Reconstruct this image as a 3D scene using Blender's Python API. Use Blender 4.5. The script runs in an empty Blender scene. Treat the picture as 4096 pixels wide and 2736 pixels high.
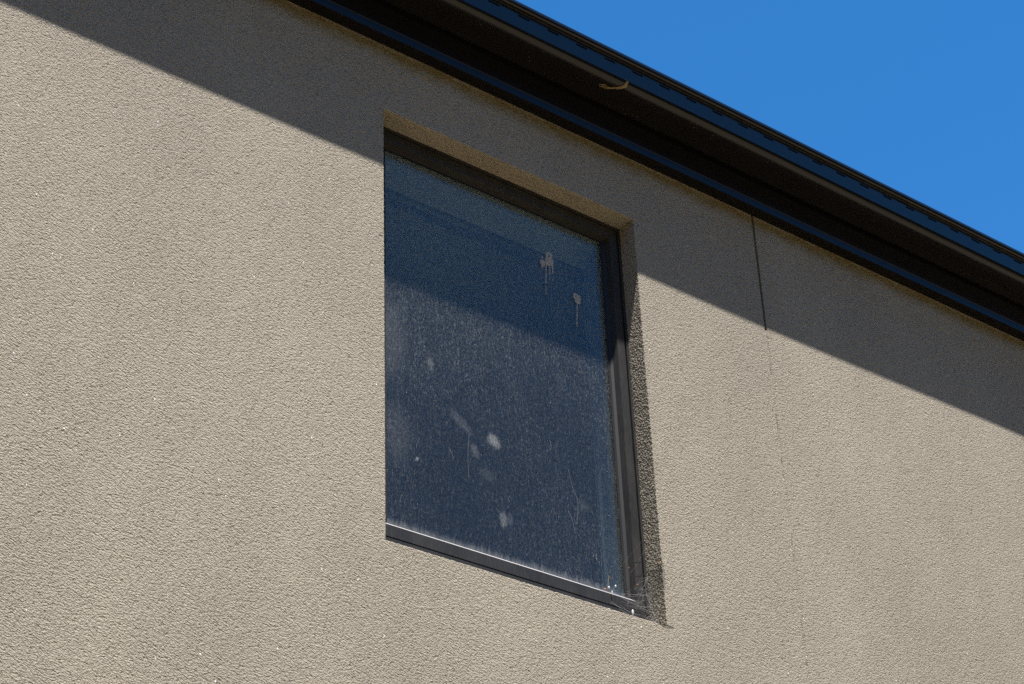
import bpy, bmesh, math, random
from mathutils import Vector, Matrix, noise

random.seed(7)
scene = bpy.context.scene
COL = scene.collection

# ------------------------------------------------------------------ camera
cam_data = bpy.data.cameras.new("camera")
cam_data.sensor_fit = 'HORIZONTAL'
cam_data.sensor_width = 36.0
cam_data.lens = 72.70
cam_data.clip_start = 0.05
cam_data.clip_end = 3000.0
cam = bpy.data.objects.new("camera", cam_data)
COL.objects.link(cam)
EYE = 1.6                     # eye height above the ground
R = ((0.78804, 0.30329, 0.53574), (-0.6145, 0.44007, 0.65477), (-0.03717, -0.8452, 0.53316))
m3 = Matrix([[r[0], -r[1], -r[2]] for r in R])
cam.matrix_world = Matrix.Translation((0, -3.6, EYE)) @ m3.to_4x4()
scene.camera = cam

# ------------------------------------------------------------------ light
SUN = Vector((-0.24, -1.0, 3.4)).normalized()       # direction towards the sun
world = bpy.data.worlds.new("World")
scene.world = world
world.use_nodes = True
wn, wl = world.node_tree.nodes, world.node_tree.links
wn.clear()
w_out = wn.new('ShaderNodeOutputWorld')
w_bg = wn.new('ShaderNodeBackground')
w_sky = wn.new('ShaderNodeTexSky')
w_sky.sky_type = 'NISHITA'
w_sky.sun_disc = False
w_sky.sun_elevation = math.asin(SUN.z)
w_sky.sun_rotation = math.atan2(SUN.x, SUN.y)
w_sky.altitude = 1800
w_sky.air_density = 1.0
w_sky.dust_density = 0.0
w_sky.ozone_density = 6.0
w_hs = wn.new('ShaderNodeHueSaturation')
w_hs.inputs['Hue'].default_value = 0.496
w_hs.inputs['Saturation'].default_value = 1.24
w_bg.inputs['Strength'].default_value = 0.092
wl.new(w_sky.outputs[0], w_hs.inputs['Color'])
wl.new(w_hs.outputs[0], w_bg.inputs['Color'])
wl.new(w_bg.outputs[0], w_out.inputs['Surface'])

sun_data = bpy.data.lights.new("sun", 'SUN')
sun_data.energy = 5.0
sun_data.angle = math.radians(0.53)
sun_data.color = (1.0, 0.965, 0.955)
sun = bpy.data.objects.new("sun", sun_data)
COL.objects.link(sun)
sun.rotation_euler = (-SUN).to_track_quat('-Z', 'Y').to_euler()
sun.location = (0, -10, 20)

vs = scene.view_settings
vs.view_transform = 'Standard'
vs.look = 'None'
vs.gamma = 1.0
vs.exposure = 1.33
vs.use_curve_mapping = False
scene.cycles.use_denoising = False      # keep the grain of the render, as in the photograph
scene.cycles.max_bounces = 10
scene.cycles.diffuse_bounces = 5
scene.cycles.transparent_max_bounces = 12
scene.cycles.sample_clamp_indirect = 4.0
scene.cycles.caustics_reflective = False
scene.cycles.caustics_refractive = False

# ------------------------------------------------------------------ node helpers
class NT:
    def __init__(self, name):
        self.mat = bpy.data.materials.new(name)
        self.mat.use_nodes = True
        self.n, self.l = self.mat.node_tree.nodes, self.mat.node_tree.links
        self.n.clear()
        self.out = self.n.new('ShaderNodeOutputMaterial')
        self.tc = self.n.new('ShaderNodeTexCoord')
        self.geo = self.n.new('ShaderNodeNewGeometry')
        self.pos = self.geo.outputs['Position']
        self._xyz = None

    def put(self, sock, v):
        if isinstance(v, bpy.types.NodeSocket):
            self.l.new(v, sock)
        else:
            sock.default_value = v

    def xyz(self):
        if self._xyz is None:
            s = self.n.new('ShaderNodeSeparateXYZ')
            self.l.new(self.pos, s.inputs[0])
            self._xyz = s.outputs
        return self._xyz

    def math(self, op, a, b=0.0, c=0.0, clamp=False):
        nd = self.n.new('ShaderNodeMath')
        nd.operation = op
        nd.use_clamp = clamp
        self.put(nd.inputs[0], a)
        self.put(nd.inputs[1], b)
        self.put(nd.inputs[2], c)
        return nd.outputs[0]

    def mapping(self, scale=(1, 1, 1), rot=(0, 0, 0), loc=(0, 0, 0)):
        nd = self.n.new('ShaderNodeMapping')
        self.l.new(self.pos, nd.inputs['Vector'])
        nd.inputs['Scale'].default_value = scale
        nd.inputs['Rotation'].default_value = rot
        nd.inputs['Location'].default_value = loc
        return nd.outputs[0]

    def noise(self, scale, detail=2.0, rough=0.5, vec=None, dist=0.0, lac=2.0):
        nd = self.n.new('ShaderNodeTexNoise')
        self.l.new(vec if vec is not None else self.pos, nd.inputs['Vector'])
        nd.inputs['Scale'].default_value = scale
        nd.inputs['Detail'].default_value = detail
        nd.inputs['Roughness'].default_value = rough
        nd.inputs['Distortion'].default_value = dist
        nd.inputs['Lacunarity'].default_value = lac
        return nd.outputs[0]

    def voronoi(self, scale, vec=None, feature='F1'):
        nd = self.n.new('ShaderNodeTexVoronoi')
        nd.feature = feature
        self.l.new(vec if vec is not None else self.pos, nd.inputs['Vector'])
        nd.inputs['Scale'].default_value = scale
        return nd

    def step(self, v, lo, hi, a=0.0, b=1.0):
        nd = self.n.new('ShaderNodeMapRange')
        nd.interpolation_type = 'SMOOTHSTEP'
        self.put(nd.inputs['Value'], v)
        nd.inputs['From Min'].default_value = lo
        nd.inputs['From Max'].default_value = hi
        nd.inputs['To Min'].default_value = a
        nd.inputs['To Max'].default_value = b
        return nd.outputs[0]

    def mix(self, fac, a, b, kind='MIX'):
        nd = self.n.new('ShaderNodeMix')
        nd.data_type = 'RGBA'
        nd.blend_type = kind
        self.put(nd.inputs[0], fac)
        self.put(nd.inputs[6], a)
        self.put(nd.inputs[7], b)
        return nd.outputs[2]

    def bump(self, height, strength, dist, normal=None):
        nd = self.n.new('ShaderNodeBump')
        nd.inputs['Strength'].default_value = strength
        nd.inputs['Distance'].default_value = dist
        self.l.new(height, nd.inputs['Height'])
        if normal is not None:
            self.l.new(normal, nd.inputs['Normal'])
        return nd.outputs[0]

    def principled(self, color, rough=0.6, spec=0.5, metal=0.0, normal=None, coat=0.0, coat_rough=0.1, link=True):
        p = self.n.new('ShaderNodeBsdfPrincipled')
        self.put(p.inputs['Base Color'], color)
        self.put(p.inputs['Roughness'], rough)
        p.inputs['Specular IOR Level'].default_value = spec
        p.inputs['Metallic'].default_value = metal
        p.inputs['Coat Weight'].default_value = coat
        p.inputs['Coat Roughness'].default_value = coat_rough
        if normal is not None:
            self.l.new(normal, p.inputs['Normal'])
        if link:
            self.l.new(p.outputs[0], self.out.inputs['Surface'])
        return p.outputs[0]

    def surface(self, s):
        self.l.new(s, self.out.inputs['Surface'])
        return self.mat


def rgb(r, g, b):
    return (r, g, b, 1.0)

# key heights (metres above ground, wall face at y = 0, +y goes into the house)
WALL_TOP = 3.755 + EYE
OX0, OX1 = 2.5330, 3.4254
OZ0, OZ1 = 2.2290 + EYE, 3.5302 + EYE
JOINT_X = 3.937

# ------------------------------------------------------------------ materials
def stucco_material(name, crack=False):
    t = NT(name)
    x, y, z = t.xyz()
    # sand-finish render: grains, pits and a slow trowel waviness
    warp = t.n.new('ShaderNodeMapping')
    t.l.new(t.pos, warp.inputs['Vector'])
    warp.inputs['Rotation'].default_value = (0, math.radians(-24), 0)
    warp2 = t.n.new('ShaderNodeMapping')
    t.l.new(warp.outputs[0], warp2.inputs['Vector'])
    warp2.inputs['Scale'].default_value = (0.62, 1.0, 1.15)
    wv = warp2.outputs[0]
    g1 = t.noise(255.0, 2.0, 0.6, vec=wv, dist=0.2)
    g2 = t.voronoi(300.0, vec=wv).outputs['Distance']
    g3 = t.noise(90.0, 1.0, 0.5, vec=wv)
    h = t.math('ADD', t.math('MULTIPLY', g1, 1.0), t.math('MULTIPLY', g2, -0.30))
    h = t.math('ADD', h, t.math('MULTIPLY', g3, 0.28))
    pit = t.step(t.noise(105.0, 2.0, 0.6, vec=wv), 0.32, 0.45, -0.38, 0.0)
    h = t.math('ADD', h, pit)
    n = t.bump(h, 1.0, 0.0072)
    wave = t.noise(3.2, 4.0, 0.55, vec=t.mapping(scale=(1.0, 1.0, 0.6)))
    n2 = t.bump(wave, 0.6, 0.035, normal=n)
    # colour
    tone = t.mix(t.step(t.noise(2.0, 5.0, 0.65, vec=t.mapping(scale=(1.0, 1.0, 0.45))), 0.3, 0.7), rgb(0.252, 0.222, 0.168), rgb(0.328, 0.290, 0.219))
    grain = t.noise(330.0, 1.0, 0.5)
    tone = t.mix(t.step(grain, 0.30, 0.75, 0.0, 1.0), tone, rgb(0.350, 0.310, 0.235), 'MIX')
    tone = t.mix(t.step(t.voronoi(170.0).outputs['Color'], 0.86, 0.98, 0.0, 0.35), tone, rgb(0.41, 0.38, 0.315))
    # damp olive tide line under the eaves trim
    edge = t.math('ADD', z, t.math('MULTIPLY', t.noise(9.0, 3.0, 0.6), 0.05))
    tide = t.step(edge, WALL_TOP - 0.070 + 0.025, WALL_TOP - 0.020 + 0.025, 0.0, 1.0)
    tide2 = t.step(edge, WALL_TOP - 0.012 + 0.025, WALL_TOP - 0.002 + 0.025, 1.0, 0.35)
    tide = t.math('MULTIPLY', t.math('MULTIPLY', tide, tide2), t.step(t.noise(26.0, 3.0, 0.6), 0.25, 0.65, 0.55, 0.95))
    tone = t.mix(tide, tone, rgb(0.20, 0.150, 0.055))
    # grime at the lower right of the opening
    def blob(cx, cz, rx, rz):
        dx = t.math('DIVIDE', t.math('SUBTRACT', x, cx), rx)
        dz = t.math('DIVIDE', t.math('SUBTRACT', z, cz), rz)
        d = t.math('ADD', t.math('MULTIPLY', dx, dx), t.math('MULTIPLY', dz, dz))
        d = t.math('ADD', d, t.math('MULTIPLY', t.math('SUBTRACT', t.noise(60, 2), 0.5), 1.2))
        return t.step(d, 0.2, 1.0, 1.0, 0.0)
    b1 = t.math('MULTIPLY', blob(OX1 - 0.002, OZ0 - 0.001, 0.030, 0.008), 0.8)
    tone = t.mix(b1, tone, rgb(0.09, 0.085, 0.06))
    b2 = t.math('MULTIPLY', blob(OX1, OZ0 + 0.14, 0.010, 0.06), 0.55)
    tone = t.mix(b2, tone, rgb(0.12, 0.11, 0.08))
    if crack:
        ck = t.math('MULTIPLY', t.step(t.noise(26.0, 3.0, 0.7), 0.50, 0.60, 0.0, 1.0),
                    t.step(t.math('ABSOLUTE', t.math('SUBTRACT', t.math('ADD', x, t.math('MULTIPLY', t.math('SUBTRACT', t.noise(40, 2), 0.5), 0.012)), JOINT_X)), 0.0008, 0.0036, 1.0, 0.0))
        ck = t.math('MULTIPLY', ck, 0.75)
        tone = t.mix(ck, tone, rgb(0.10, 0.09, 0.07))
    # sun glints painted as white flecks, normals tilted mostly outwards and up
    vf = t.voronoi(150.0)
    sep = t.n.new('ShaderNodeSeparateColor')
    t.l.new(vf.outputs['Color'], sep.inputs[0])
    fleck = t.math('MULTIPLY', t.math('GREATER_THAN', sep.outputs[0], 0.993), t.math('LESS_THAN', vf.outputs['Distance'], 0.22))
    ctr = t.n.new('ShaderNodeVectorMath'); ctr.operation = 'SUBTRACT'
    t.l.new(vf.outputs['Color'], ctr.inputs[0]); ctr.inputs[1].default_value = (0.75, 0.95, 0.15)
    base = t.principled(tone, 0.92, 0.25, normal=n2, link=False)
    nrm = t.n.new('ShaderNodeVectorMath'); nrm.operation = 'NORMALIZE'
    t.l.new(ctr.outputs[0], nrm.inputs[0])
    white = t.principled(rgb(0.74, 0.74, 0.76), 0.35, 0.8, normal=nrm.outputs[0], link=False)
    ms = t.n.new('ShaderNodeMixShader')
    t.l.new(fleck, ms.inputs[0]); t.l.new(base, ms.inputs[1]); t.l.new(white, ms.inputs[2])
    return t.surface(ms.outputs[0])


def metal_paint(name, col, rough, spec=0.5, dust=0.0, dust_col=(0.30, 0.28, 0.25), streak=False, coat=0.0):
    t = NT(name)
    if streak:
        v = t.mapping(scale=(1.0, 1.0, 0.14))
        sp = t.noise(260.0, 3.0, 0.6, vec=v)
        big = t.noise(11.0, 3.0, 0.6, vec=t.mapping(scale=(1, 1, 0.35)))
    else:
        sp = t.noise(300.0, 2.0, 0.6)
        big = t.noise(8.0, 3.0, 0.6)
    d = t.math('MULTIPLY', t.math('ADD', t.step(sp, 0.35, 0.8), t.step(big, 0.3, 0.75)), dust * 0.5)
    c = t.mix(d, rgb(*col), rgb(*dust_col))
    r = t.math('ADD', rough, t.math('MULTIPLY', d, 0.5))
    n = t.bump(t.noise(420.0, 2.0, 0.5), 0.12, 0.0006)
    t.principled(c, r, spec, normal=n, coat=coat, coat_rough=rough)
    return t.mat


M_STUCCO = stucco_material("sand_finish_render")
M_STUCCO_CRACK = stucco_material("sand_finish_render_cracked", crack=True)
M_FRAME = metal_paint("charcoal_powder_coat", (0.023, 0.0228, 0.0222), 0.42, 0.20, dust=0.10, streak=True)
M_LEDGE = metal_paint("dust_covered_ledge", (0.26, 0.25, 0.24), 0.7, 0.3, dust=0.6, dust_col=(0.32, 0.31, 0.30), streak=False)
M_SLOT = metal_paint("slot_painted_shade", (0.006, 0.006, 0.006), 0.8, 0.1)
M_FRAME_IN = metal_paint("charcoal_powder_coat_recess", (0.02, 0.02, 0.02), 0.5, 0.3)
M_RUBBER = metal_paint("black_glazing_rubber", (0.012, 0.012, 0.012), 0.6, 0.3, dust=0.06, dust_col=(0.10, 0.08, 0.055))
M_GUTTER = metal_paint("dark_gutter_steel", (0.007, 0.006, 0.0055), 0.17, 0.34, dust=0.07, dust_col=(0.04, 0.036, 0.032))
M_TRIM = metal_paint("dark_eaves_trim", (0.006, 0.0055, 0.006), 0.22, 0.17, dust=0.05, dust_col=(0.04, 0.035, 0.03))
M_SEAL = metal_paint("grey_joint_sealant", (0.10, 0.095, 0.045), 0.8, 0.2, dust=0.3, dust_col=(0.05, 0.045, 0.04))
M_ROOF = metal_paint("dark_roof_sheet", (0.06, 0.055, 0.05), 0.45, 0.4)
M_PLASTER = metal_paint("white_inner_plaster", (0.80, 0.80, 0.80), 0.8, 0.2)
M_LINING = metal_paint("grey_white_lining", (0.50, 0.50, 0.50), 0.7, 0.2)
M_RAIL = metal_paint("grey_blind_rail", (0.26, 0.26, 0.27), 0.5, 0.4)
M_CARPET = metal_paint("grey_carpet", (0.22, 0.21, 0.20), 0.95, 0.1)


def ground_material():
    t = NT("dry_grass_and_soil_ground")
    c = t.mix(t.noise(0.6, 5.0, 0.6), rgb(0.250, 0.195, 0.142), rgb(0.305, 0.238, 0.172))
    c = t.mix(t.noise(30.0, 3.0, 0.6), c, rgb(0.10, 0.092, 0.05))
    t.principled(c, 0.9, 0.2, normal=t.bump(t.noise(40.0, 4.0, 0.6), 0.5, 0.01))
    return t.mat


M_GROUND = ground_material()


def glass_material():
    t = NT("dusty_window_glass")
    x, y, z = t.xyz()
    # dried rain streaks and fine dust, thicker along the lower edge
    fine = t.noise(420.0, 2.0, 0.75, vec=t.mapping(scale=(1.0, 1.0, 0.38)))
    streak = t.noise(120.0, 3.0, 0.65, vec=t.mapping(scale=(1.0, 1.0, 0.10)))
    mid = t.noise(190.0, 3.0, 0.75, vec=t.mapping(scale=(1.0, 1.0, 0.40)))
    area = t.noise(4.0, 4.0, 0.6, vec=t.mapping(scale=(1.0, 1.0, 0.5)))
    d = t.math('MULTIPLY', t.step(fine, 0.46, 0.74), t.step(streak, 0.30, 0.70, 0.25, 1.1))
    d = t.math('ADD', d, t.step(mid, 0.54, 0.72, 0.0, 0.95))
    high = t.step(z, 4.15, 4.72, 0.75, 1.35)
    d = t.math('MULTIPLY', t.math('MULTIPLY', d, high), t.step(area, 0.25, 0.75, 0.55, 1.25))
    d = t.math('ADD', d, 0.10)
    amt = t.math('MULTIPLY', d, 0.125)
    # sill-edge deposit
    e = t.math('ADD', z, t.math('MULTIPLY', t.math('SUBTRACT', t.noise(120.0, 3.0, 0.7, vec=t.mapping(scale=(1, 1, 0.12))), 0.5), 0.05))
    bot = t.step(e, 2.318 + EYE, 2.350 + EYE, 0.17, 0.0)
    amt = t.math('ADD', amt, bot)
    top = t.step(z, 3.10 + EYE, 2.80 + EYE, 0.0, 0.0)
    # smears left by hands and wings
    wob = t.math('MULTIPLY', t.math('SUBTRACT', t.noise(75.0, 6.0, 0.85, vec=t.mapping(scale=(1.0, 1.0, 0.6))), 0.5), 3.4)
    sm = 0.0
    def smear(cx, cz, ra, rb, ang, a):
        nonlocal sm
        ca, sa = math.cos(math.radians(ang)), math.sin(math.radians(ang))
        dx = t.math('SUBTRACT', x, cx)
        dz = t.math('SUBTRACT', z, cz)
        u = t.math('ADD', t.math('MULTIPLY', dx, ca / ra), t.math('MULTIPLY', dz, sa / ra))
        v = t.math('ADD', t.math('MULTIPLY', dx, -sa / rb), t.math('MULTIPLY', dz, ca / rb))
        r = t.math('ADD', t.math('MULTIPLY', u, u), t.math('MULTIPLY', v, v))
        r = t.math('ADD', r, wob)
        sm = t.math('ADD', sm, t.step(r, -0.1, 1.25, a, 0.0))
    smear(2.739, 4.436, 0.025, 0.011, 100, 0.10)
    smear(2.836, 4.290, 0.050, 0.017, -40, 0.05)
    smear(2.940, 4.267, 0.027, 0.022, -40, 0.19)
    smear(2.877, 4.218, 0.028, 0.013, -60, 0.07)
    smear(2.916, 4.161, 0.026, 0.020, 0, 0.03)
    smear(2.962, 4.043, 0.026, 0.014, 95, 0.13)
    smear(2.985, 4.050, 0.020, 0.012, 95, 0.04)
    smear(3.237, 4.164, 0.024, 0.020, 0, 0.03)
    smear(2.69, 4.136, 0.005, 0.006, 0, 0.25)
    smear(2.60, 4.47, 0.07, 0.14, 0, 0.045)
    smear(2.63, 4.19, 0.05, 0.10, 0, 0.03)
    sm = t.math('MULTIPLY', sm, t.step(t.noise(260.0, 3.0, 0.8, vec=t.mapping(scale=(1.0, 1.0, 0.35), rot=(0, 0.3, 0))), 0.36, 0.66, 0.25, 1.6))
    amt = t.math('MINIMUM', t.math('ADD', amt, sm), 0.8)
    glossy = t.n.new('ShaderNodeBsdfGlossy')
    glossy.inputs['Color'].default_value = rgb(1, 1, 1)
    glossy.inputs['Roughness'].default_value = 0.015
    wn_ = t.bump(t.noise(1.6, 2.0, 0.5), 0.25, 0.01)
    t.l.new(wn_, glossy.inputs['Normal'])
    tr = t.n.new('ShaderNodeBsdfTransparent')
    tr.inputs['Color'].default_value = rgb(0.615, 0.675, 0.68)
    fr = t.n.new('ShaderNodeFresnel')
    # the node inverts the index on back faces; undo that, the pane is thin
    t.put(fr.inputs['IOR'], t.math('ADD', 1.52, t.math('MULTIPLY', t.geo.outputs['Backfacing'], 1 / 1.52 - 1.52)))
    fac = t.math('MULTIPLY', fr.outputs[0], 0.60, clamp=True)
    m1 = t.n.new('ShaderNodeMixShader')
    t.l.new(fac, m1.inputs[0]); t.l.new(tr.outputs[0], m1.inputs[1]); t.l.new(glossy.outputs[0], m1.inputs[2])
    df = t.n.new('ShaderNodeBsdfDiffuse')
    df.inputs['Color'].default_value = rgb(0.62, 0.61, 0.58)
    tl = t.n.new('ShaderNodeBsdfTranslucent')
    tl.inputs['Color'].default_value = rgb(0.6, 0.6, 0.58)
    m2 = t.n.new('ShaderNodeMixShader')
    t.l.new(amt, m2.inputs[0]); t.l.new(m1.outputs[0], m2.inputs[1]); t.l.new(df.outputs[0], m2.inputs[2])
    return t.surface(m2.outputs[0])


M_GLASS = glass_material()


def plain(name, col, rough=0.8, spec=0.3, var=0.2, scale=300.0):
    t = NT(name)
    dark = tuple(c * (1 - var) for c in col)
    c = t.mix(t.step(t.noise(scale, 3.0, 0.6), 0.3, 0.7), rgb(*dark), rgb(*col))
    t.principled(c, rough, spec)
    return t.mat


M_DROPPING = plain("chalky_bird_dropping", (0.44, 0.425, 0.37), 0.9, 0.2, 0.55, 260.0)
M_DROPPING_DARK = plain("dark_bird_dropping", (0.05, 0.045, 0.035), 0.9)
M_SILK = plain("dusty_spider_silk", (0.42, 0.41, 0.39), 0.7, 0.3)
M_SILK_WHITE = plain("white_silk_sac", (0.60, 0.59, 0.56), 0.8, 0.3)
M_LEAFBIT = plain("rust_leaf_scrap", (0.50, 0.20, 0.07), 0.8, 0.3)
M_STRAW = plain("dry_straw", (0.42, 0.30, 0.13), 0.8, 0.3)
M_LINT = plain("pale_lint", (0.40, 0.40, 0.39), 0.9, 0.2)

# ------------------------------------------------------------------ object helpers
def link_mesh(name, bm, mat, parent=None, smooth=False):
    me = bpy.data.meshes.new(name)
    bmesh.ops.recalc_face_normals(bm, faces=bm.faces[:])
    bm.to_mesh(me)
    bm.free()
    for p in me.polygons:
        p.use_smooth = smooth
    me.materials.append(mat)
    o = bpy.data.objects.new(name, me)
    COL.objects.link(o)
    if parent is not None:
        o.parent = parent
        o.matrix_parent_inverse = parent.matrix_world.inverted()
    return o


def empty(name, loc):
    o = bpy.data.objects.new(name, None)
    o.location = loc
    COL.objects.link(o)
    o.matrix_world = Matrix.Translation(loc)
    return o


def tag(o, label=None, cat=None, group=None, kind=None):
    if label: o['label'] = label
    if cat: o['category'] = cat
    if group: o['group'] = group
    if kind: o['kind'] = kind


def add_box(bm, x0, x1, y0, y1, z0, z1):
    v = [bm.verts.new(p) for p in ((x0, y0, z0), (x1, y0, z0), (x1, y1, z0), (x0, y1, z0),
                                   (x0, y0, z1), (x1, y0, z1), (x1, y1, z1), (x0, y1, z1))]
    for f in ((0, 1, 2, 3), (4, 5, 6, 7), (0, 1, 5, 4), (1, 2, 6, 5), (2, 3, 7, 6), (3, 0, 4, 7)):
        bm.faces.new([v[i] for i in f])
    return v


def box_obj(name, dims, mat, parent, bevel=0.0):
    bm = bmesh.new()
    add_box(bm, *dims)
    if bevel:
        bmesh.ops.bevel(bm, geom=bm.edges[:], offset=bevel, segments=2, affect='EDGES')
    return link_mesh(name, bm, mat, parent)


def extrude_profile(name, pts, x0, x1, mat, parent, closed=True, smooth=False, nx=1, wob=0.0):
    """profile in (y, z), swept along x; wob makes long runs very slightly uneven"""
    bm = bmesh.new()
    rings = []
    for i in range(nx + 1):
        x = x0 + (x1 - x0) * i / nx
        dz = wob * noise.noise((x * 1.3, 3.1, 0.0)) if wob else 0.0
        dy = wob * noise.noise((x * 0.9, 7.7, 0.0)) if wob else 0.0
        rings.append([bm.verts.new((x, p[0] + dy, p[1] + dz)) for p in pts])
    n = len(pts)
    for a, b in zip(rings, rings[1:]):
        for k in range(n if closed else n - 1):
            bm.faces.new((a[k], a[(k + 1) % n], b[(k + 1) % n], b[k]))
    if closed:
        bm.faces.new(rings[0])
        bm.faces.new(rings[-1])
    return link_mesh(name, bm, mat, parent, smooth)


def auto_smooth(o, deg=35):
    me = o.data
    for p in me.polygons:
        p.use_smooth = True
    bm = bmesh.new(); bm.from_mesh(me)
    for e in bm.edges:
        if len(e.link_faces) == 2 and e.calc_face_angle(0) > math.radians(deg):
            e.smooth = False
    bm.to_mesh(me); bm.free()


def tube(bm, pts, r, sides=4, taper=False):
    rings = []
    n = len(pts)
    for i, p in enumerate(pts):
        p = Vector(p)
        d = (Vector(pts[min(i + 1, n - 1)]) - Vector(pts[max(i - 1, 0)]))
        if d.length < 1e-9: d = Vector((0, 0, 1))
        d.normalize()
        a = d.orthogonal().normalized()
        b = d.cross(a)
        rr = r * (1 - 0.8 * i / (n - 1)) if taper else r
        rings.append([bm.verts.new(p + a * math.cos(2 * math.pi * k / sides) * rr + b * math.sin(2 * math.pi * k / sides) * rr) for k in range(sides)])
    for a, b in zip(rings, rings[1:]):
        for k in range(sides):
            bm.faces.new((a[k], a[(k + 1) % sides], b[(k + 1) % sides], b[k]))
    bm.faces.new(rings[0]); bm.faces.new(rings[-1])

# ------------------------------------------------------------------ ground
bm = bmesh.new()
vv = [bm.verts.new(p) for p in ((-1200, -1200, 0), (1200, -1200, 0), (1200, 1200, 0), (-1200, 1200, 0))]
bm.faces.new(vv)
ground = link_mesh("ground", bm, M_GROUND)
tag(ground, kind="structure")

# added dark belt, unseen behind the camera, put there to block low sky light
def blocker_material():
    t = NT("dark_green_blocker")
    c = t.mix(t.noise(3.0, 4.0, 0.6), rgb(0.020, 0.032, 0.012), rgb(0.055, 0.075, 0.030))
    t.principled(c, 0.8, 0.2)
    return t.mat
bm = bmesh.new()
rows = []
for i in range(241):
    a = -1.25 + 2.5 * i / 240
    row = []
    for j in range(25):
        u = j / 24
        bx, by = 3.0 + 22 * math.sin(a), 3.0 - 19 * math.cos(a)
        nz = noise.fractal(Vector((bx * 0.45, by * 0.45, u * 3.5)), 0.8, 2.0, 4)
        hgt = 11.6 + 1.1 * noise.noise((bx * 0.35, by * 0.35, 2.0)) + 0.5 * noise.noise((bx * 1.7, by * 1.7, 4.0))
        out = 1.0 * math.sin(math.pi * min(1, u * 1.02)) + 1.1 * nz
        row.append(bm.verts.new((bx - out * math.sin(a), by + out * math.cos(a), hgt * u)))
    rows.append(row)
for A, B in zip(rows, rows[1:]):
    for j in range(24):
        bm.faces.new((A[j], B[j], B[j + 1], A[j + 1]))
belt = link_mesh("sky_blocker", bm, blocker_material())
tag(belt, kind="stuff")

# ------------------------------------------------------------------ house
HX0, HX1, HY1 = -3.5, 10.5, 9.0
house = empty("house", (3.5, 0, 0))
tag(house, "beige rendered house wall with one dark-framed window beneath a black gutter, against blue sky", "house")

def jit(s, k, a):
    return a * (noise.noise((s * 95.0, k * 7.3, 0.0)) + 0.6 * noise.noise((s * 230.0, k * 3.1, 5.0)))


def edge_top(x):      # slightly ragged top where the render meets the trim
    return WALL_TOP + 0.003

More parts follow.
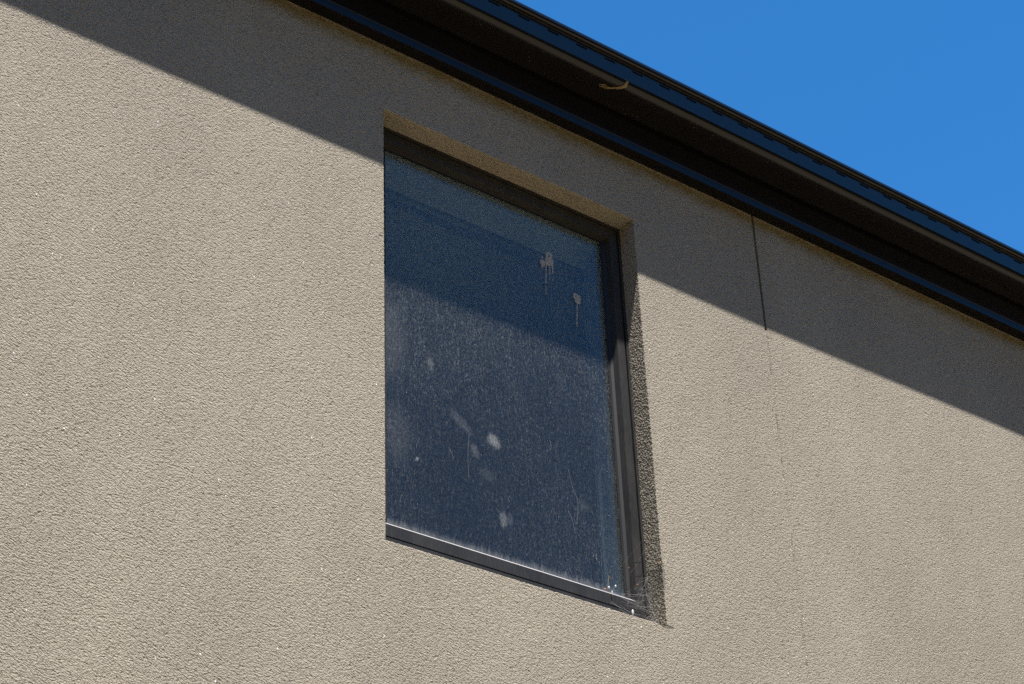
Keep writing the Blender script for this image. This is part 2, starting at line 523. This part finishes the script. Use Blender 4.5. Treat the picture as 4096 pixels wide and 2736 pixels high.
# front panel with the window opening
def wall_with_opening(x0, x1):
    bm = bmesh.new()
    step = 0.003
    loops = []                                     # outer->in : front jittered, rounded, straight back
    params = []                                    # (x, z, side, s)
    def side(a, b, k, fn):
        n = max(2, int(abs(b - a) / step))
        for i in range(n):
            s = a + (b - a) * i / n
            params.append((k, s, fn))
    side(OX0, OX1, 0, 'b'); side(OZ0, OZ1, 1, 'r'); side(OX1, OX0, 2, 't'); side(OZ1, OZ0, 3, 'l')
    def ring(y, off, amp):
        out = []
        for k, s, fn in params:
            j = jit(s, k, amp)
            j2 = 0.0
            # ease the jitter out near the corners so the sides stay joined
            if fn in 'bt':
                w = min(1.0, min(s - OX0, OX1 - s) / 0.01); j *= w
                cx = min(max(s, OX0 + 0.0), OX1)
                tt = (cx - OX0) / (OX1 - OX0)
                xx = cx + off * (1 - 2 * tt)* -1
                zz = (OZ0 - off + j) if fn == 'b' else (OZ1 + off + j)
                out.append((xx, y, zz))
            else:
                w = min(1.0, min(s - OZ0, OZ1 - s) / 0.01); j *= w
                tt = (s - OZ0) / (OZ1 - OZ0)
                zz = s - off * (1 - 2 * tt)
                xx = (OX1 + off + j) if fn == 'r' else (OX0 - off + j)
                out.append((xx, y, zz))
        return [bm.verts.new(p) for p in out]
    r0 = ring(0.0, 0.0022, 0.0011)
    r1 = ring(0.0007, 0.0006, 0.0012)
    r2 = ring(0.0028, 0.0, 0.0012)
    mids = []
    for q in range(1, 24):
        yy = 0.0028 + (0.0700 - 0.0028) * q / 24
        rr = ring(yy, 0.0, 0.0)
        for v, (k, s, fn) in zip(rr, params):
            w = min(1.0, min(s - OX0, OX1 - s) / 0.01) if fn in 'bt' else min(1.0, min(s - OZ0, OZ1 - s) / 0.01)
            a = Vector((v.co.x * 230.0, yy * 230.0, v.co.z * 230.0))
            dsp = 0.0009 * (noise.noise(a) + 0.5 * noise.noise(a * 2.1)) * w
            if fn in 'bt': v.co.z += dsp
            else: v.co.x += dsp
        mids.append(rr)
    r5 = ring(0.0705, 0.0, 0.0)
    r6 = ring(0.20, 0.0, 0.0)
    n = len(params)
    chain = [r0, r1, r2] + mids + [r5, r6]
    for a, b in zip(chain, chain[1:]):
        for i in range(n):
            bm.faces.new((a[i], a[(i + 1) % n], b[(i + 1) % n], b[i]))
    # front: four n-gons between the opening and the outer rectangle
    c = [bm.verts.new(p) for p in ((x0, 0, 0), (x1, 0, 0), (x1, 0, WALL_TOP + 0.02), (x0, 0, WALL_TOP + 0.02))]
    idx = {k: [i for i, p in enumerate(params) if p[0] == k] for k in range(4)}
    rs = ring(0.0, 0.04, 0.0)
    for i in range(n):
        bm.faces.new((rs[i], rs[(i + 1) % n], r0[(i + 1) % n], r0[i]))
    q = 0.04
    xa, xb, za, zb = OX0 - q, OX1 + q, OZ0 - q, OZ1 + q
    zt = WALL_TOP + 0.02
    for X0, X1, Z0, Z1 in ((x0, xa, 0, za), (x0, xa, za, zb), (x0, xa, zb, zt), (xb, x1, 0, za), (xb, x1, za, zb), (xb, x1, zb, zt), (xa, xb, 0, za), (xa, xb, zb, zt)):
        bm.faces.new([bm.verts.new(p) for p in ((X0, 0, Z0), (X1, 0, Z0), (X1, 0, Z1), (X0, 0, Z1))])
    # back
    d = [bm.verts.new(p) for p in ((x0, 0.2, 0), (x1, 0.2, 0), (x1, 0.2, WALL_TOP + 0.02), (x0, 0.2, WALL_TOP + 0.02))]
    for k, (a, b) in enumerate(((0, 1), (1, 2), (2, 3), (3, 0))):
        inner = [r6[i] for i in idx[k]] + [r6[(idx[k][-1] + 1) % n]]
        bm.faces.new([d[a], d[b]] + inner[::-1])
        bm.faces.new((c[a], c[b], d[b], d[a]))
    bmesh.ops.triangulate(bm, faces=[f for f in bm.faces if len(f.verts) > 4])
    o = link_mesh("wall_panel", bm, M_STUCCO, house)
    return o

GAP = 0.0050
wall_with_opening(HX0, JOINT_X - GAP)
bm = bmesh.new()
add_box(bm, JOINT_X + GAP, HX1, 0.0, 0.2, 0.0, WALL_TOP + 0.02)
link_mesh("wall_panel", bm, M_STUCCO, house)
# the joint: open and filled with grey sealant high up, rendered over lower down
JZ = 3.33 + EYE
bm = bmesh.new()
prev = None
zs = [JZ + (WALL_TOP + 0.02 - JZ) * i / 60 for i in range(61)]
for zz in zs:
    c = 0.0007 * noise.noise((zz * 40, 0, 0))
    row = [bm.verts.new((JOINT_X - GAP, 0.0045, zz)), bm.verts.new((JOINT_X - 0.002 + c, 0.0075, zz)), bm.verts.new((JOINT_X + GAP, 0.0045, zz))]
    if prev:
        for k in range(2):
            bm.faces.new((prev[k], prev[k + 1], row[k + 1], row[k]))
    prev = row
link_mesh("joint_sealant", bm, M_SEAL, house)
bm = bmesh.new()
add_box(bm, JOINT_X - GAP, JOINT_X + GAP, 0.0006, 0.19, 0.0, JZ)
link_mesh("joint_filler", bm, M_STUCCO_CRACK, house)
# other walls
box_obj("side_wall", (HX0, HX0 + 0.2, 0.2, HY1, 0.0, WALL_TOP), M_STUCCO, house)
box_obj("side_wall", (HX1 - 0.2, HX1, 0.2, HY1, 0.0, WALL_TOP), M_STUCCO, house)
box_obj("back_wall", (HX0 + 0.2, HX1 - 0.2, HY1 - 0.2, HY1, 0.0, WALL_TOP), M_STUCCO, house)

# eaves trim: flat underside, small lip, stepped face
WT = WALL_TOP
trim = extrude_profile("eaves_trim", [(0.02, WT), (-0.0355, WT), (-0.0385, WT + 0.0008), (-0.0388, WT + 0.0035), (-0.0402, WT + 0.0245),
                                      (-0.0420, WT + 0.0256), (-0.0420, WT + 0.0285), (-0.0372, WT + 0.0297), (-0.0372, WT + 0.0520), (-0.0395, WT + 0.0527), (-0.0395, WT + 0.0550), (-0.0370, WT + 0.0556), (-0.0370, WT + 0.10), (0.02, WT + 0.10)],
                       HX0 - 0.04, HX1 + 0.04, M_TRIM, house, nx=90, wob=0.0012)
fascia = extrude_profile("fascia_board", [(-0.0345, WT + 0.102), (-0.0345, WT + 0.24), (0.0, WT + 0.24), (0.0, WT + 0.102)],
                         HX0 - 0.04, HX1 + 0.04, M_TRIM, house)

# gutter: square-line pan with rounded front corner, slotted face and rolled bead
gutter = empty("gutter", (3.5, -0.1, WT + 0.11))
gutter.parent = house
gutter.matrix_parent_inverse = house.matrix_world.inverted()
GB = 3.868 + EYE                      # underside height
pan = [(-0.0405, GB + 0.085), (-0.0405, GB + 0.006), (-0.0420, GB + 0.0015), (-0.046, GB)]
pan += [(-0.090, GB - 0.0006), (-0.1340, GB)]
for k in range(1, 9):
    a = math.pi / 2 * k / 8
    pan.append((-0.1340 - 0.0235 * math.sin(a), GB + 0.0235 * (1 - math.cos(a))))
extrude_profile("gutter_pan", pan, HX0 - 0.1, HX1 + 0.1, M_GUTTER, gutter, closed=False, nx=120, wob=0.0016)
# front face with overflow slots
FZ0, FZ1 = GB + 0.0235, GB + 0.0735
FY0, FY1 = -0.1575, -0.1635
S0, S1 = 5.5252, 5.5315
PITCH, SLEN = 0.10737, 0.0405
xs = []
k = math.ceil((HX0 - 3.4255) / PITCH)
xc = 3.4255 + k * PITCH
cuts = [HX0 - 0.1]
while xc + SLEN < HX1:
    cuts += [xc, xc + SLEN]
    xc += PITCH
cuts.append(HX1 + 0.1)
def fy(zz): return FY0 + (FY1 - FY0) * (zz - FZ0) / (FZ1 - FZ0)
bm = bmesh.new()
rows = []
for xx in cuts:
    dz = 0.0016 * noise.noise((xx * 1.3, 3.1, 0.0)); dy = 0.0016 * noise.noise((xx * 0.9, 7.7, 0.0))
    rows.append([bm.verts.new((xx, fy(zz) + dy, zz + dz)) for zz in (FZ0, S0, S1, FZ1)])
for i in range(len(cuts) - 1):
    for j in range(3):
        if j == 1 and i % 2 == 1:
            continue
        bm.faces.new((rows[i][j], rows[i + 1][j], rows[i + 1][j + 1], rows[i][j + 1]))
# slots closed by near-black pockets that paint the shade inside the gutter
for i in range(1, len(cuts) - 1, 2):
    a, b = rows[i], rows[i + 1]
    q = [a[1], b[1], b[2], a[2]]
    w = [bm.verts.new(v.co + Vector((0, 0.004, 0))) for v in q]
    for s in range(4):
        bm.faces.new((q[s], q[(s + 1) % 4], w[(s + 1) % 4], w[s])).material_index = 1
    bm.faces.new(w).material_index = 1
so = link_mesh("slotted_face", bm, M_GUTTER, gutter)
so.data.materials.append(M_SLOT)
# bead: hooked roll
bead = [(FY1, FZ1)]
for k in range(0, 15):
    a = math.radians(-75 - 18.0 * k)
    bead.append((-0.1735 - 0.0078 * math.cos(a) * -1 if False else -0.1725 + 0.0085 * math.cos(math.radians(-60 - 20 * k)), FZ1 + 0.0125 + 0.0125 * math.sin(math.radians(-60 - 20 * k))))
bo = extrude_profile("gutter_bead", bead, HX0 - 0.1, HX1 + 0.1, M_GUTTER, gutter, closed=False, nx=120, wob=0.0016)
auto_smooth(bo, 50)
box_obj("gutter_back", (HX0 - 0.1, HX1 + 0.1, -0.0395, -0.0365, GB + 0.06, GB + 0.115), M_GUTTER, gutter)

# grit and spider dust caught along the underside
bm = bmesh.new()
for i in range(150):
    x = random.uniform(0.8, 6.5)
    yy = random.choice((random.gauss(-0.140, 0.006), random.uniform(-0.13, -0.05)))
    rr = random.uniform(0.0005, 0.0015)
    bmesh.ops.create_icosphere(bm, subdivisions=1, radius=rr, matrix=Matrix.Translation((x, yy, GB - 0.0008 + (0.003 if yy < -0.145 else 0))))
grit = link_mesh("grit", bm, plain("tan_grit", (0.16, 0.12, 0.075)), gutter)
grit['kind'] = 'stuff'

# roof sheet behind the gutter, pitched away from the eave
bm = bmesh.new()
RZ, RY = GB + 0.105, -0.075
pitch = math.radians(17)
rows = []
nrib = 140
prof = []
for i in range(nrib + 1):
    x = HX0 - 0.15 + (HX1 - HX0 + 0.3) * i / nrib
    hgt = 0.022 if i % 4 == 0 else 0.0
    prof.append((x, hgt))
for dist in (0.0, 5.0):
    rows.append([bm.verts.new((x, RY + dist * math.cos(pitch), RZ + h + dist * math.sin(pitch))) for x, h in prof])
for i in range(nrib):
    bm.faces.new((rows[0][i], rows[0][i + 1], rows[1][i + 1], rows[1][i]))
link_mesh("roof", bm, M_ROOF, house)
bm = bmesh.new()
y_mid, z_mid = RY + 5.0 * math.cos(pitch), RZ + 5.0 * math.sin(pitch)
vv = [bm.verts.new(p) for p in ((HX0 - 0.15, y_mid, z_mid), (HX1 + 0.15, y_mid, z_mid), (HX1 + 0.15, HY1 + 0.1, RZ), (HX0 - 0.15, HY1 + 0.1, RZ))]
bm.faces.new(vv)
link_mesh("roof", bm, M_ROOF, house)

# ------------------------------------------------------------------ window (part of the house)
window = empty("window", ((OX0 + OX1) / 2, 0.07, OZ0))
window.parent = house
window.matrix_parent_inverse = house.matrix_world.inverted()

def framed(name, prof, mat, bevel=0.0, ledge=False):
    """mitred four-sided frame; prof = [(inset_side, inset_top, inset_bottom, y), ...] closed section; four separate members"""
    def corner(ix, iz, p):
        s, tp, bt, y = p
        x = OX0 + s if ix == 0 else OX1 - s
        z = OZ0 + bt if iz == 0 else OZ1 - tp
        return (x, y, z)
    corners = [(0, 0), (1, 0), (1, 1), (0, 1)]
    names = {0: name + "_bottom", 1: name + "_side", 2: name + "_top", 3: name + "_side"}
    for k in range(4):
        a, b = corners[k], corners[(k + 1) % 4]
        bm = bmesh.new()
        ra = [bm.verts.new(corner(a[0], a[1], p)) for p in prof]
        rb = [bm.verts.new(corner(b[0], b[1], p)) for p in prof]
        n = len(prof)
        for i in range(n):
            bm.faces.new((ra[i], ra[(i + 1) % n], rb[(i + 1) % n], rb[i]))
        bm.faces.new(ra); bm.faces.new(rb)
        if bevel:
            long_edges = [e for e in bm.edges if (e.verts[0] in ra) != (e.verts[1] in ra)]
            bmesh.ops.bevel(bm, geom=long_edges, offset=bevel, segments=2, affect='EDGES')
        o = link_mesh(names[k], bm, mat, window)
        if ledge and k == 0:
            o.data.materials.append(M_LEDGE)
            for p in o.data.polygons:
                if 0.25 < p.normal.z < 0.99 and p.center.y < 0.081 and p.area > 0.004:
                    p.material_index = 1

# outer frame rib
framed("frame", [(0.0004, 0.0004, 0.0004, 0.062), (0.0087, 0.0092, 0.0470, 0.062), (0.0087, 0.0092, 0.0470, 0.078),
                 (0.0144, 0.0140, 0.0500, 0.078), (0.0144, 0.0140, 0.0500, 0.125), (0.0004, 0.0004, 0.0004, 0.125)], M_FRAME, 0.0006)
# sash
framed("sash", [(0.0146, 0.0142, 0.0502, 0.0625), (0.0428, 0.0457, 0.0826, 0.0625), (0.0478, 0.0480, 0.0960, 0.0805),
                (0.0478, 0.0480, 0.0960, 0.0918), (0.0146, 0.0142, 0.0502, 0.0918)], M_FRAME, 0.0007, ledge=True)
framed("inner_stop", [(0.0146, 0.0142, 0.0502, 0.0922), (0.0600, 0.0560, 0.0930, 0.0922), (0.0560, 0.0530, 0.0930, 0.1250), (0.0146, 0.0142, 0.0502, 0.1250)], M_LINING)
# glazing rubber
framed("gasket", [(0.0480, 0.0482, 0.0962, 0.0800), (0.0560, 0.0545, 0.0972, 0.0842), (0.0560, 0.0545, 0.0972, 0.0845), (0.0632, 0.0592, 0.0975, 0.0846),
                  (0.0632, 0.0592, 0.0975, 0.0849), (0.0480, 0.0482, 0.0962, 0.0849)], M_RUBBER)
# pane with finely gridded face
bm = bmesh.new()
add_box(bm, OX0 + 0.052, OX1 - 0.052, 0.0850, 0.0910, OZ0 + 0.090, OZ1 - 0.052)
pane = link_mesh("glass_pane", bm, M_GLASS, window)
# inner linings
LX0, LX1, LZ0, LZ1, LY = OX0 + 0.045, 3.380, OZ0 + 0.05, 3.432 + EYE, 0.1815
def lining(name, dims): box_obj(name, dims, M_LINING, window)
lining("jamb_lining", (LX1, LX1 + 0.012, 0.1255, LY, LZ0, LZ1 + 0.01))
lining("jamb_lining", (LX0 - 0.012, LX0, 0.1255, LY, LZ0, LZ1 + 0.01))
bm = bmesh.new()
vv = [(LX0 - 0.012, 0.1255, OZ1 - 0.050), (LX1 + 0.012, 0.1255, OZ1 - 0.050), (LX1 + 0.012, LY, LZ1), (LX0 - 0.012, LY, LZ1)]
vb = [(p[0], p[1], p[2] + 0.012) for p in vv]
va = [bm.verts.new(p) for p in vv]; vb = [bm.verts.new(p) for p in vb]
bm.faces.new(va); bm.faces.new(vb)
for k in range(4): bm.faces.new((va[k], va[(k + 1) % 4], vb[(k + 1) % 4], vb[k]))
link_mesh("head_lining", bm, M_LINING, window)
lining("sill_board", (LX0 - 0.012, LX1 + 0.012, 0.1255, 0.215, LZ0 - 0.02, LZ0))

for zz, yy in ((LZ1 - 0.003, 0.1835), (LZ1 - 0.022, 0.1875), (LZ1 - 0.030, 0.1900), (LZ1 - 0.038, 0.1925)):
    box_obj("blind_rail", (LX0 - 0.01, LX1 + 0.004, yy, yy + 0.006, zz - 0.0035, zz), M_RAIL, window)
# room behind the glass: walls, ceiling, floor, with a stepped cornice
RX0, RX1, RY0, RY1, RZ0, RZ1 = 1.2, 4.6, 0.205, 4.2, EYE + 1.25, EYE + 3.62
room = []
box_obj("room_ceiling", (RX0, RX1, RY0, RY1, RZ1, RZ1 + 0.05), M_PLASTER, house)
box_obj("room_floor", (RX0, RX1, RY0, RY1, RZ0 - 0.05, RZ0), M_CARPET, house)
box_obj("room_wall", (RX0 - 0.05, RX0, RY0, RY1, RZ0, RZ1), M_PLASTER, house)
box_obj("room_wall", (RX1, RX1 + 0.05, RY0, RY1, RZ0, RZ1), M_PLASTER, house)
box_obj("room_wall", (RX0, RX1, RY1, RY1 + 0.05, RZ0, RZ1), M_PLASTER, house)
for nm, dims in (("room_wall", (RX0, LX0 - 0.012, 0.2, 0.2048, RZ0, RZ1)), ("room_wall", (LX1 + 0.012, RX1, 0.2, 0.2048, RZ0, RZ1)),
                 ("room_wall", (LX0 - 0.012, LX1 + 0.012, 0.2, 0.2048, LZ1 + 0.012, RZ1))):
    box_obj(nm, dims, M_PLASTER, house)

# ------------------------------------------------------------------ marks and debris on the window
GY = 0.0848
def splat(name, blobs, drips, label, dark=None, beads=()):
    root = empty(name, (blobs[0][0], GY, blobs[0][1]))
    bm = bmesh.new()
    for bi, (cx, cz, rx, rz) in enumerate(blobs):
        n = 28
        ctr = bm.verts.new((cx, GY - 0.0016, cz))
        ring_i, ring_o = [], []
        for k in range(n):
            a = 2 * math.pi * k / n
            j = 1 + 0.22 * noise.noise((math.cos(a) * 2.1, math.sin(a) * 2.1, bi * 3.7 + cx * 50)) + 0.10 * noise.noise((math.cos(a) * 6, math.sin(a) * 6, bi + 9.0))
            ring_i.append(bm.verts.new((cx + 0.72 * rx * j * math.cos(a), GY - 0.0011 - 0.0005 * noise.noise((k * 1.7, bi, 0)), cz + 0.72 * rz * j * math.sin(a))))
            ring_o.append(bm.verts.new((cx + rx * j * math.cos(a), GY, cz + rz * j * math.sin(a))))
        for k in range(n):
            k2 = (k + 1) % n
            bm.faces.new((ctr, ring_i[k], ring_i[k2]))
            bm.faces.new((ring_i[k], ring_o[k], ring_o[k2], ring_i[k2]))
    link_mesh("splash", bm, M_DROPPING, root, True)
    for di, (x0, z0, x1, z1, r) in enumerate(drips):
        bm = bmesh.new()
        pts = []
        n = 14
        for k in range(n + 1):
            u = k / n
            pts.append((x0 + (x1 - x0) * u + 0.0012 * noise.noise((u * 5, di * 4.0, 1.0)), GY - 0.0003, z0 + (z1 - z0) * u))
        rings = []
        for k, p in enumerate(pts):
            u = k / n
            rr = r * (0.75 + 0.5 * noise.noise((u * 6, di * 9.0, 2.0))) * (1.25 if u > 0.88 else 1.0) * (0.3 if k == n else 1)
            rings.append([bm.verts.new((p[0] - rr, GY, p[2])), bm.verts.new((p[0], GY - 0.0008, p[2])), bm.verts.new((p[0] + rr, GY, p[2]))])
        for a, b in zip(rings, rings[1:]):
            for s in range(2):
                bm.faces.new((a[s], a[s + 1], b[s + 1], b[s]))
        link_mesh("drip", bm, M_DROPPING, root, True)
    if dark:
        bm = bmesh.new()
        bmesh.ops.create_icosphere(bm, subdivisions=2, radius=1.0)
        for v in bm.verts:
            v.co = Vector((dark[0] + v.co.x * dark[2], GY - 0.0018 + v.co.y * 0.0014, dark[1] + v.co.z * dark[2]))
        link_mesh("dark_speck", bm, M_DROPPING_DARK, root, True)
    tag(root, label, "bird dropping")
    return root

splat("bird_dropping",
      [(3.1655, 4.9480, 0.0125, 0.0115), (3.166, 4.9290, 0.0160, 0.0130), (3.158, 4.9180, 0.0090, 0.0100), (3.1395, 4.9120, 0.0095, 0.0110), (3.1375, 4.8990, 0.0045, 0.0060), (3.1395, 4.9310, 0.0030, 0.0040), (3.1745, 4.9240, 0.006, 0.013)],
      [(3.1530, 4.914, 3.1475, 4.842, 0.0026), (3.1475, 4.838, 3.1462, 4.806, 0.0018), (3.1655, 4.920, 3.1640, 4.879, 0.0028), (3.1640, 4.872, 3.1632, 4.859, 0.0018), (3.1765, 4.922, 3.1752, 4.886, 0.0030), (3.1742, 4.870, 3.1738, 4.860, 0.0022)],
      "grey-white bird dropping with a dark speck and several drips, high on the glass", dark=(3.1635, 4.9420, 0.0026))
splat("bird_dropping",
      [(3.2610, 4.8390, 0.0145, 0.0125), (3.2625, 4.8270, 0.0110, 0.0095), (3.2560, 4.8450, 0.008, 0.007)],
      [(3.2605, 4.8200, 3.2545, 4.745, 0.0026), (3.2545, 4.750, 3.2536, 4.739, 0.0030)],
      "round white bird dropping with one long drip, nearer the right-hand frame edge")

# lint and fine hairs stuck to the sunlit glass
bm = bmesh.new()
hairs = [((2.70, 4.20), (2.688, 4.165)), ((2.79, 4.20), (2.803, 4.165)), ((2.825, 4.13), (2.86, 4.118)), ((3.04, 4.40), (3.065, 4.392)), ((3.19, 4.26), (3.215, 4.18)), ((3.215, 4.18), (3.208, 4.10)),
         ((2.858, 4.262), (2.853, 4.13)), ((2.885, 4.265), (2.915, 4.268)), ((2.70, 3.998), (2.712, 3.99)), ((3.18, 4.135), (3.20, 4.07)), ((3.27, 4.03), (3.276, 4.01)), ((3.255, 4.028), (3.258, 4.018)), ((2.985, 4.12), (2.984, 4.10)), ((3.13, 4.33), (3.131, 4.30))]
for hi, (a, b) in enumerate(hairs):
    n = 6
    pts = []
    for k in range(n + 1):
        u = k / n
        bow = 0.004 * math.sin(math.pi * u) * (1 if hi % 2 else -1)
        pts.append((a[0] + (b[0] - a[0]) * u + bow, 0.0846, a[1] + (b[1] - a[1]) * u + bow * 0.5))
    tube(bm, pts, 0.00024 if hi not in (10, 11) else 0.0006, 3)
for _ in range(70):
    x = random.uniform(OX0 + 0.07, OX1 - 0.07); z = random.uniform(OZ0 + 0.11, OZ0 + 0.85)
    L = random.uniform(0.001, 0.004); a = random.gauss(math.pi / 2, 0.5)
    tube(bm, [(x, 0.0847, z), (x + L * math.cos(a), 0.0846, z + L * math.sin(a))], random.uniform(0.0002, 0.0005), 3)
lint = link_mesh("lint", bm, M_LINT, window)
tag(lint, kind="stuff")

# cobweb in the lower right corner of the frame
web = empty("cobweb", (3.40, 0.05, 3.88))
tag(web, "dusty tangled cobweb filling the lower right corner of the window frame", "cobweb")
bm = bmesh.new()
def P(x, y, z): return Vector((x, y, z))
def strand(a, b, sag=0.1, r=0.00028, n=7):
    mid = (b - a).length * sag
    pts = []
    ox = random.uniform(-1, 1) * 0.3
    for k in range(n + 1):
        u = k / n
        p = a.lerp(b, u)
        p.z -= mid * 4 * u * (1 - u)
        p.x += mid * ox * 4 * u * (1 - u)
        pts.append(p)
    tube(bm, pts, r, 3)
strand(P(3.405, 0.045, 4.093), P(3.297, 0.078, 3.955), 0.02, 0.00034)
strand(P(3.412, 0.040, 4.075), P(3.33, 0.075, 3.945), 0.06, 0.00022)
strand(P(3.4235, 0.022, 4.050), P(3.352, 0.06, 3.93), 0.08, 0.00018)
for i in range(64):
    # anchor on the reveal, on the frame side, or on the bottom members
    u = random.random() ** 1.3
    a = P(random.choice((3.4225, 3.419, 3.405)), random.uniform(0.012, 0.062), 3.842 + 0.17 * u)
    w = random.random()
    b = P(3.415 - 0.15 * w * (1 - 0.75 * u), random.uniform(0.035, 0.062), 3.838 + random.uniform(0.0, 0.12) * (1 - 0.5 * w) + 0.05 * u)
    strand(a, b, random.uniform(-0.05, 0.2), random.uniform(0.00006, 0.00015), 5)
for i in range(80):
    c = P(3.418 - abs(random.gauss(0, 0.035)), random.uniform(0.03, 0.060), 3.842 + abs(random.gauss(0, 0.055)))
    d = Vector((random.gauss(0, 1), random.gauss(0, 0.4), random.gauss(0, 1))).normalized() * random.uniform(0.004, 0.02)
    strand(c, c + d, random.uniform(-0.3, 0.3), random.uniform(0.00007, 0.00016), 4)
o = link_mesh("silk", bm, M_SILK, web)
o['kind'] = 'stuff'
def lump(name, c, r, mat, parent, seed):
    bm = bmesh.new()
    bmesh.ops.create_icosphere(bm, subdivisions=2, radius=1.0)
    for v in bm.verts:
        j = 1 + 0.35 * noise.noise(v.co * 1.8 + Vector((seed, 0, 0)))
        v.co = Vector((c[0] + v.co.x * r[0] * j, c[1] + v.co.y * r[1] * j, c[2] + v.co.z * r[2] * j))
    return link_mesh(name, bm, mat, parent, True)
lump("silk_sac", (3.3420, 0.038, 3.861), (0.0032, 0.002, 0.0085), M_SILK_WHITE, web, 1.0)
lump("silk_sac", (3.2905, 0.066, 3.930), (0.0030, 0.002, 0.0040), M_SILK_WHITE, web, 2.0)
lump("silk_sac", (3.3135, 0.066, 3.940), (0.0026, 0.002, 0.0040), M_SILK_WHITE, web, 3.0)
lump("silk_sac", (3.2930, 0.058, 3.912), (0.0016, 0.0012, 0.0070), M_SILK_WHITE, web, 3.5)
lump("leaf_scrap", (3.2760, 0.066, 3.922), (0.0032, 0.002, 0.0026), M_LEAFBIT, web, 4.0)
lump("leaf_scrap", (3.4235, 0.004, 4.014), (0.0028, 0.0012, 0.0030), M_LEAFBIT, web, 5.0)
lump("leaf_scrap", (3.3790, 0.050, 3.955), (0.0016, 0.001, 0.0020), M_LEAFBIT, web, 6.0)
lump("leaf_scrap", (3.3560, 0.055, 4.000), (0.0012, 0.001, 0.0015), M_LEAFBIT, web, 7.0)
bm = bmesh.new()
tube(bm, [(3.2855, 0.066, 3.926), (3.2875, 0.065, 3.943), (3.2905, 0.063, 3.962)], 0.0006, 4)
link_mesh("stalk", bm, M_STRAW, web)

# dry straw caught under the gutter
straw = empty("straw_tuft", (3.28, -0.14, 5.46))
tag(straw, "small wisp of dry straw hanging off the gutter underside above the window", "straw")
bm = bmesh.new()
yb = -0.136
for i in range(34):
    s = random.uniform(-0.006, 0.006)
    top = P(3.300 + random.uniform(-0.006, 0.006), -0.1560 + random.uniform(-0.002, 0.001), GB + 0.018 + random.uniform(-0.004, 0.006))
    e = random.uniform(0.35, 1.0)
    mid = P(3.296 + s, -0.1500, GB + 0.002)
    end = P(3.296 - 0.05 * e + random.gauss(0, 0.003), -0.150 + 0.038 * e, GB - 0.003 + random.gauss(0, 0.003))
    pts = [top, mid.lerp(top, 0.4), mid, mid.lerp(end, 0.5) + Vector((0, 0, -0.003)), end]
    tube(bm, pts, random.uniform(0.0003, 0.0006), 3)
for i in range(8):
    a = P(3.285 - 0.05 * random.random(), -0.125, GB - 0.0015)
    b = a + Vector((-random.uniform(0.008, 0.025), random.uniform(0.002, 0.018), -0.001))
    tube(bm, [a, a.lerp(b, 0.5) + Vector((0, 0, -0.002)), b], 0.0004, 3)
link_mesh("straw_strands", bm, M_STRAW, straw)['kind'] = 'stuff'
